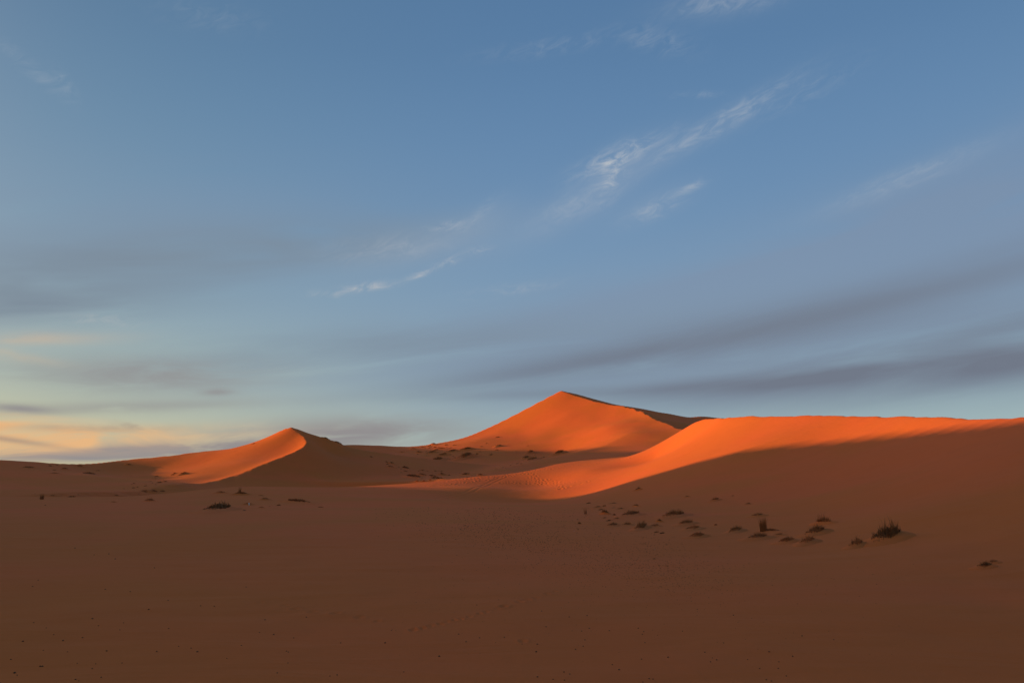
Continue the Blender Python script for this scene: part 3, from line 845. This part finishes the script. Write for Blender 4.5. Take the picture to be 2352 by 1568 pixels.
# --- foot of the tall dune, across the shadow line
batch('tufts across the shadow line on the foot of the tall dune', [
    ((990.5, 1016.5, 1001, 1021.2), 'm', 'topmost dark mound on the lit left foot of the tall dune'),
    ((983.5, 1021.2, 989, 1025.2), 'd', 'dark tuft just below the topmost mound of the lit foot'),
    ((965, 1024, 976, 1026.8), 'c', 'flat dark tuft at the left of the lit foot'),
    ((981.5, 1025.8, 990.5, 1029.2), 'd', 'double tuft in the middle of the lit foot'),
    ((1004.5, 1027, 1022, 1030.8), 'm', 'long mound lying right on the shadow line'),
    ((1022, 1018.8, 1028, 1021.8), 'm', 'small peaked tuft high on the lit foot'),
    ((1040.5, 1019.6, 1049, 1022.2), 'm', 'small tuft with a shadow tail, right end of the lit foot'),
    ((1053, 1027.4, 1080, 1035.8), 'd', 'long slanting clump that crosses the shadow line'),
    ((1024.5, 1032.2, 1046.5, 1039.4), 'd', 'long slanting clump just below the shadow line'),
    ((992, 1030.8, 1004.5, 1035.2), 'd', 'slanting tuft under the shadow line at the left'),
    ((979.5, 1035.6, 997.5, 1042.2), 'd', 'dark peaked clump in the upper left of the shaded foot'),
    ((1004, 1040.6, 1023.5, 1047.6), 'd', 'arched dark clump in the middle of the shaded foot'),
    ((993, 1049, 1011, 1057.6), 'd', 'lowest dark clump of the shaded foot, left of centre'),
    ((1054, 1040.6, 1078, 1055), 'd', 'largest dark slanting clump of the shaded foot', {'n': 320}),
    ((1044, 1048.6, 1049.5, 1051.6), 'c', 'small tuft left of the largest slanting clump', {'mat': GREYGRASS}),
    ((959, 1024, 963.5, 1026.2), 'c'), ((995.5, 1024.2, 1003.5, 1027.2), 'm'), ((974.5, 1027, 979.5, 1028.6), 'c'), ((1022, 1024.8, 1027.5, 1026.8), 'd'), ((1031, 1026.6, 1036.5, 1029.5), 'd'),
    ((1038.5, 1045.8, 1043.5, 1047.8), 'c'), ((977, 1034.6, 981, 1036.8), 'c'), ((978, 1044.6, 981.5, 1046.2), 'c'), ((1031, 1053, 1034.5, 1055.2), 'c'), ((972.5, 1045.4, 976, 1046.8), 'c')],
    shared='tiny tuft among the slanting clumps on the foot of the tall dune')
batch('tufts on the lower face of the tall dune', [
    ((1136.5, 1001, 1145.5, 1005.8), 'd', 'highest slanting tuft on the sunlit face of the tall dune'),
    ((1138, 1020.8, 1148.5, 1026.4), 'd', 'slanting grey tuft on the lit face above the shadow line', {'mat': GREYGRASS}),
    ((1136.5, 1030.6, 1144, 1034.4), 'd', 'slanting tuft on the lit face touching the shadow line'),
    ((1101.5, 1023.2, 1107.5, 1026.4), 'd', 'left one of the small tufts on the lit face', {'mat': GREYGRASS}),
    ((1114.5, 1016, 1119.5, 1019.4), 'd', 'small tuft midway up the lit face', {'mat': GREYGRASS}),
    ((1209.5, 1021.6, 1214.2, 1024.4), 'd', 'lone tuft on the lit face right of centre'),
    ((1211.5, 1034.5, 1222, 1042.4), 'd', 'two-tiered dark tuft just below the shadow line'),
    ((1226, 1041.6, 1230.5, 1044.4), 'c', 'small tuft right of the two-tiered tuft'),
    ((1201, 1047.6, 1212, 1054.4), 'd', 'slanting dark tuft below the two-tiered tuft'),
    ((1213.5, 1050.2, 1229, 1059), 'd', 'pointed dark slanting clump below the shadow line', {'n': 200}),
    ((1245, 1048.6, 1250.5, 1051.4), 'd', 'faint tuft between the pointed clump and the big bush', {'mat': PALE}),
    ((1271, 1034.4, 1291, 1046.8), 'd', 'big dark leaning bush on the shaded dune face', {'name': 'bush', 'cat': 'bush', 'n': 320}),
    ((1184.5, 1061.6, 1190.5, 1065), 'd', 'dark tuft low in the shaded face, left of a paler one'),
    ((1194.5, 1062.6, 1198.5, 1065), 'c', 'small paler tuft low in the shaded face', {'mat': GREYGRASS}),
    ((1092.5, 1039.2, 1098.5, 1042.4), 'c', 'small dark tuft right of the largest slanting clump'),
    ((1123, 1041.6, 1130, 1045.4), 'd', 'faint slanting tuft alone in the middle of the shaded face', {'mat': GREYGRASS}),
    ((1151.5, 1072, 1156.5, 1074.6), 'd', 'tiny tuft close above the lit ridge crest'),
    ((1133.5, 1074.6, 1140.5, 1077.2), 'd', 'faint tuft close above the lit ridge crest', {'mat': PALE}),
    ((1229, 1072, 1235, 1074.2), 'd', 'faint tuft at the right end of the shaded hollow', {'mat': PALE}),
    ((1099.5, 1035.6, 1104.5, 1038), 'd'), ((1171, 1065.8, 1174.5, 1068.2), 'c'), ((1186, 1038, 1189, 1039.6), 'c'), ((1160, 1072.6, 1163.5, 1074.2), 'c')],
    shared='tiny tuft on the shaded lower face of the tall dune')
# --- the slope on the right
G = 'grass clumps on the shaded slope of the right dune'
batch(G, [
    ((1455, 1118, 1472, 1127.4), 'd', 'uppermost wispy clump, nearest the sunlit edge'),
    ((1345.5, 1151.4, 1356.5, 1156.4), 'd', 'small peaked tuft at the top left of the clumps'),
    ((1394.5, 1153.4, 1415.5, 1157.2), 'd', 'thin flat streak of scrub at the top of the clumps'),
    ((1383.5, 1156.6, 1391.5, 1161.8), 'c', 'small tuft under the thin flat streak'),
    ((1362.5, 1161.2, 1378, 1166), 'd', 'pair of low tufts above the upright reedy tuft'),
    ((1340, 1163.5, 1349.5, 1180), 'u', 'upright reedy dark tuft at the left of the clumps', {'n': 70}),
    ((1372.5, 1167, 1384.5, 1171.2), 'd', 'flat tuft between the reedy tuft and the dense peaked one', {'mat': GREYGRASS}),
    ((1403.5, 1163.6, 1413, 1166.4), 'd', 'small flat tuft above the arching clump, left one'),
    ((1416, 1165.2, 1430, 1169.8), 'd', 'small flat tuft above the arching clump, right one'),
    ((1454.5, 1155.4, 1467.5, 1161.8), 'c', 'spiky flat tuft at the top right of the left clumps'),
    ((1381, 1167, 1399.5, 1180.4), 'm', 'dense peaked dark clump beside the reedy tuft', {'n': 220}),
    ((1406.5, 1176.4, 1414.5, 1182.2), 'c', 'tiny sprig right of the dense peaked clump'),
    ((1430, 1172.8, 1464, 1185.8), 'd', 'long arching grey clump', {'mat': GREYGRASS}),
    ((1525, 1171.8, 1566, 1189.2), 'd', 'large dense dark clump with a humped back', {'name': 'bush', 'cat': 'bush', 'n': 420}),
    ((1508, 1189.8, 1522, 1197.6), 'm', 'small dark tuft below left of the large humped clump'),
    ((1560, 1193.2, 1587.5, 1207), 'd', 'long slanting clump below right of the large humped clump', {'n': 240}),
    ((1577, 1204.6, 1603, 1217.4), 'd', 'faint sandy clump under the long slanting clump', {'mat': PALE}),
    ((1459, 1200, 1482, 1217.6), 'd', 'spiky upright clump with a trailing tail to its right', {'n': 260}),
    ((1493.5, 1202.4, 1511, 1209.6), 'd', 'faint low clump right of the spiky upright clump', {'mat': GREYGRASS}),
    ((1429.5, 1199.4, 1447.5, 1207), 'd', 'dark slanting tuft left of the spiky upright clump'),
    ((1395.5, 1199.4, 1415.5, 1208.8), 'd', 'grey slanting tuft second to the left of the spiky upright clump', {'mat': GREYGRASS}),
    ((1392.5, 1191.6, 1401.5, 1196.8), 'd', 'small tuft above the grey slanting tuft', {'mat': GREYGRASS}),
    ((1409.5, 1186.6, 1420.5, 1191.8), 'd', 'small faint tuft under the arching clump', {'mat': PALE}),
    ((1384.5, 1185.6, 1391.5, 1190), 'd', 'tiny faint tuft under the dense peaked clump', {'mat': PALE}),
    ((1326.5, 1195, 1336, 1202), 'm', 'leftmost dense little tuft on the right slope'),
    ((1324.5, 1188.4, 1329.5, 1193.4), 'u', 'tiny sprig above the leftmost dense tuft', {'n': 24}),
    ((1324, 1209.6, 1331, 1216.4), 'u', 'tiny sprig below the leftmost dense tuft', {'n': 24}),
    ((1500, 1218, 1512, 1223.6), 'd', 'sandy clump below the spiky upright clump, left one', {'mat': PALE}),
    ((1513, 1219.8, 1525, 1225.8), 'd', 'sandy clump below the spiky upright clump, right one', {'mat': GREYGRASS}),
    ((1583.5, 1220.6, 1613.5, 1235.4), 'd', 'long pale clump at the bottom of the slope group', {'mat': PALE}),
    ((1633, 1141.4, 1649, 1151.4), 'd', 'lone feathery tuft high on the slope'),
    ((1568.5, 1137, 1583, 1142.4), 'd', 'faint wisp left of the lone feathery tuft', {'mat': PALE}),
    ((1640, 1200, 1648.5, 1205.4), 'm', 'tiny round tuft alone between two larger groups'),
    ((1499, 1279, 1506.5, 1283.2), 'c', 'tiny dark tuft far below the clumps on open sand'),
    ((1724, 1177, 1750, 1187.4), 'd', 'curved dark clump behind the tall straw tuft', {'n': 220}),
    ((1742, 1186, 1764, 1220), 'u', 'tall straw coloured sheaf of grass, the tallest tuft here', {'mat': STRAW, 'n': 240}),
    ((1758, 1213, 1788, 1220.6), 'b', 'dark flattened grass at the right foot of the tall straw sheaf', {'mat': GREYGRASS}),
    ((1676, 1208.6, 1700.5, 1224), 'd', 'double-rowed dark clump left of the tall straw sheaf', {'n': 220}),
    ((1718, 1223.4, 1757, 1239.4), 'd', 'wide grey green clump in front of the tall straw sheaf', {'mat': GREYGRASS}),
    ((1774, 1223.2, 1798, 1230.4), 'd', 'flat dark tuft right of the tall straw sheaf'),
    ((1788, 1232, 1820, 1248.2), 'd', 'pale crumbling clump below the flat dark tuft', {'mat': PALE}),
    ((1876, 1182, 1906, 1202), 'c', 'fan shaped spiky tuft high on the right', {'n': 260}),
    ((1853, 1206, 1890, 1230.4), 'd', 'dark clods of scrub under the fan shaped tuft', {'mat': GREYGRASS}),
    ((1839, 1230, 1868, 1251.6), 'd', 'faint sandy clump at the bottom of the dark clods', {'mat': PALE}),
    ((1951.5, 1236, 1979, 1259), 'd', 'slanting brown clump left of the biggest spiky bush', {'mat': GREYGRASS}),
    ((1709, 1153.2, 1723, 1159.4), 'd', 'faint wisp above the curved dark clump', {'mat': PALE}),
    ((1677, 1135.4, 1687, 1139.4), 'd', 'tiny faint wisp right of the lone feathery tuft', {'mat': PALE}),
    ((1829, 1238, 1835.5, 1241.4), 'c', 'tiny tuft right of the pale crumbling clump'),
    ((2004, 1206, 2062, 1250.5), 'd', 'biggest spiky bush, darkest at its base, on the bare right slope', {'name': 'bush', 'cat': 'bush', 'n': 560, 'mat': DARKGRASS}),
    ((2242, 1290, 2275, 1306), 'd', 'low dark bush alone near the right edge', {'name': 'bush', 'cat': 'bush', 'n': 300, 'mat': DARKGRASS}),
    ((2268, 1284, 2290, 1294), 'd', 'small dark tuft touching the low bush near the right edge')])

# --- litter
def lump(R, n=2, sq=(1, 1, 0.7), jit=0.2):
    import bmesh
    bm = bmesh.new()
    bmesh.ops.create_icosphere(bm, subdivisions=n, radius=1.0)
    V = [((v.co.x * sq[0]) * (k := 1 + R.uniform(-jit, jit)), v.co.y * sq[1] * k, v.co.z * sq[2] * k) for v in bm.verts]
    Fc = [tuple(v.index for v in f.verts) for f in bm.faces]
    bm.free()
    return np.array(V), Fc

R = random.Random(77)
p = hit(572, 1160, ground); sz = 2.6 * p[1] / F
V, Fc = lump(R, 2, (0.75, 0.6, 1.25), 0.16)
V = V * sz; V[:, 2] += sz
tag(mesh_obj('plastic_scrap', V, Fc, WHITE, None, p, smooth=False), 'small white scrap of plastic litter standing on the plain', 'litter')
for (px, py), lb in (((625, 1146.5), 'tiny pale stone at the right end of the rounded mound'), ((1318.5, 1219.5), 'tiny pale stone left of the grass clumps on bare sand'), ((1504, 1261), 'tiny pale stone on the bare sand below the clumps')):
    p = hit(px, py, ground); sz = 0.9 * p[1] / F
    V, Fc = lump(R, 1, (1, 1, 0.7), 0.2)
    tag(mesh_obj('pale_stone', V * sz, Fc, PALESTONE, None, p), lb, 'stone', 'pale stones on the plain')

# --- dark pebbles on the shaded foreground
PEB = [(105, 497, 3), (290, 494, 3), (67, 642, 4), (80, 652, 2), (185, 612, 3), (195, 612, 3), (347, 672, 3), (362, 678, 2), (355, 598, 2), (425, 393, 2.6), (453, 425, 2), (490, 541, 2.6), (561, 596, 2), (683, 351, 2.8),
       (710, 160, 2), (720, 544, 2.4), (775, 438, 2.2), (773, 309, 2), (907, 545, 3), (878, 528, 2), (821, 520, 2), (985, 336, 2.2), (922, 334, 1.8), (1109, 516, 2), (1257, 466, 2.6), (1218, 398, 2.2), (1349, 481, 1.8),
       (1407, 386, 2), (1131, 248, 1.8), (1316, 542, 2), (1325, 546, 1.8), (1565, 504, 2.2), (1769, 504, 2.8), (1798, 447, 1.8), (1549, 651, 2.4), (1516, 656, 2), (2018, 566, 3), (2107, 464, 2.2), (2141, 499, 2.2), (2203, 481, 2),
       (2317, 478, 2.2), (2190, 330, 1.8), (1855, 637, 2), (465, 662, 2.2), (176, 216, 1.8), (484, 258, 2), (599, 269, 2), (530, 119, 2.2), (500, 96, 2), (433, 100, 1.8), (345, 69, 1.8), (150, 245, 2), (379, 480, 2.2),
       (568, 412, 1.8), (551, 444, 1.8), (155, 411, 2), (213, 435, 1.8), (247, 466, 1.8), (310, 545, 2), (200, 538, 2), (50, 580, 2.4), (424, 622, 2.2), (440, 600, 1.8), (1323, 596, 2), (1274, 642, 2.2), (1192, 456, 1.8), (1042, 575, 1.8),
       (2463, 545, 3), (2615, 385, 2), (2672, 450, 2), (2707, 437, 2.4), (2697, 379, 2), (2399, 510, 2), (2468, 510, 2.4), (2644, 534, 2.4), (2679, 519, 2), (2813, 604, 2.4), (2844, 627, 3), (2947, 579, 2.4), (3069, 570, 2.8),
       (3238, 547, 2.2), (3292, 582, 2.4), (3264, 591, 2.2), (3272, 573, 1.8), (3533, 545, 3.2), (3641, 566, 2.6), (3434, 580, 2), (3612, 656, 2.4), (3575, 621, 2.2), (3578, 591, 2), (3684, 472, 2.2), (3830, 489, 2), (3489, 622, 2.2),
       (3544, 679, 2.4), (3520, 673, 2.4), (2469, 660, 2.8), (2591, 638, 2.6), (2593, 675, 2.4), (2618, 647, 2.4), (2541, 671, 2.2), (2982, 668, 2.4), (3000, 670, 2.2), (2953, 684, 2), (3369, 377, 2), (3324, 504, 2), (3203, 350, 1.8),
       (2932, 437, 2), (2951, 465, 2), (2957, 452, 1.8), (2799, 448, 2), (2509, 430, 2), (2488, 358, 2), (3135, 450, 1.8), (2963, 503, 2), (2687, 490, 2)]
variants = []
for k in range(7):
    V, Fc = lump(R, 2, (1, R.uniform(.7, 1), R.uniform(.55, .8)), 0.14)
    variants.append((V, Fc))
meshes = []
for k, (V, Fc) in enumerate(variants):
    o = mesh_obj('pebble', V, Fc, STONE)
    meshes.append(o.data)
    bpy.data.objects.remove(o)
SPECIAL = {0: 'dark pebble standing out on the far left foreground', 2: 'largest dark pebble, in the bottom left corner', 36: 'large dark pebble at the lower middle of the foreground', 84: 'large dark pebble on the lower right foreground'}
for i, (zx, zy, r_) in enumerate(PEB):
    px, py = zx * 0.5, 1223.6 + zy * 0.5
    p = hit(px, py, ground)
    o = bpy.data.objects.new('pebble', meshes[i % len(meshes)])
    COL.objects.link(o)
    sc_ = 0.72 * r_ * p[1] / F
    o.location = (p[0], p[1], p[2] + sc_ * 0.25)
    o.scale = (sc_,) * 3
    o.rotation_euler = (0, 0, R.uniform(0, 6.28))
    tag(o, SPECIAL.get(i, 'small dark pebble lying loose on the shaded foreground sand'), 'pebble', 'dark pebbles scattered on the foreground sand')

# --- the drift of fine dark grit across the middle of the plain
rs = np.random.RandomState(5)
n = 8200
t = rs.beta(1.5, 1.5, n)
gx = 930 + 760 * t + rs.normal(0, 60, n)
gy = 1170 + 165 * t + rs.normal(0, 1, n) * (16 + 26 * np.sin(np.pi * np.clip(t, 0, 1)))
ok = (gy > 1165) & (vnoise(gx / 60, gy / 22, 40) + 0.6 * vnoise(gx / 22, gy / 9, 41) > rs.uniform(-1.5, 0.7, n))
gx, gy = gx[ok], gy[ok]
extra = 420
gx = np.concatenate([gx, rs.uniform(900, 2100, extra)]); gy = np.concatenate([gy, 1290 + 230 * rs.beta(1, 1.6, extra)])
a_ = (gx - 1176) / F; b_ = -(gy - 784) / F
yy = CP - b_ * SP; zz = SP + b_ * CP
D = np.full(len(gx), 20.0)
for _ in range(30):                                       # settle each grain on the sand along its line
    zg = ground(a_ / yy * D, D)
    D = D * 0.5 + 0.5 * np.clip((zg - EYE) / np.minimum(zz / yy, -0.01), 5, 80)
xx = a_ / yy * D; zg = ground(xx, D)
octa = np.array([[1, 0, 0], [0, 1, 0], [-1, 0, 0], [0, -1, 0], [0, 0, 0.8], [0, 0, -0.8]], float)
of = np.array([[0, 1, 4], [1, 2, 4], [2, 3, 4], [3, 0, 4], [1, 0, 5], [2, 1, 5], [3, 2, 5], [0, 3, 5]])
m = len(xx)
sz = rs.uniform(0.35, 1.0, m) ** 1.5 * 1.05 * D / F
th = rs.uniform(0, 6.28, m); st = rs.uniform(.7, 1.6, m)
c_, s_ = np.cos(th), np.sin(th)
Vg = np.empty((m, 6, 3))
ox, oy = octa[:, 0][None] * st[:, None], octa[:, 1][None]
Vg[..., 0] = (c_[:, None] * ox - s_[:, None] * oy) * sz[:, None] + xx[:, None]
Vg[..., 1] = (s_[:, None] * ox + c_[:, None] * oy) * sz[:, None] + D[:, None]
Vg[..., 2] = octa[:, 2][None] * sz[:, None] + zg[:, None] + 0.2 * sz[:, None]
Fg = (np.arange(m)[:, None, None] * 6 + of[None]).reshape(-1, 3)
tag(mesh_obj('gravel', Vg.reshape(-1, 3), Fg, GRIT, smooth=False), 'drift of fine dark grit speckling the middle of the plain', 'gravel', None, 'stuff')
print('SCRUB', COUNT[0])
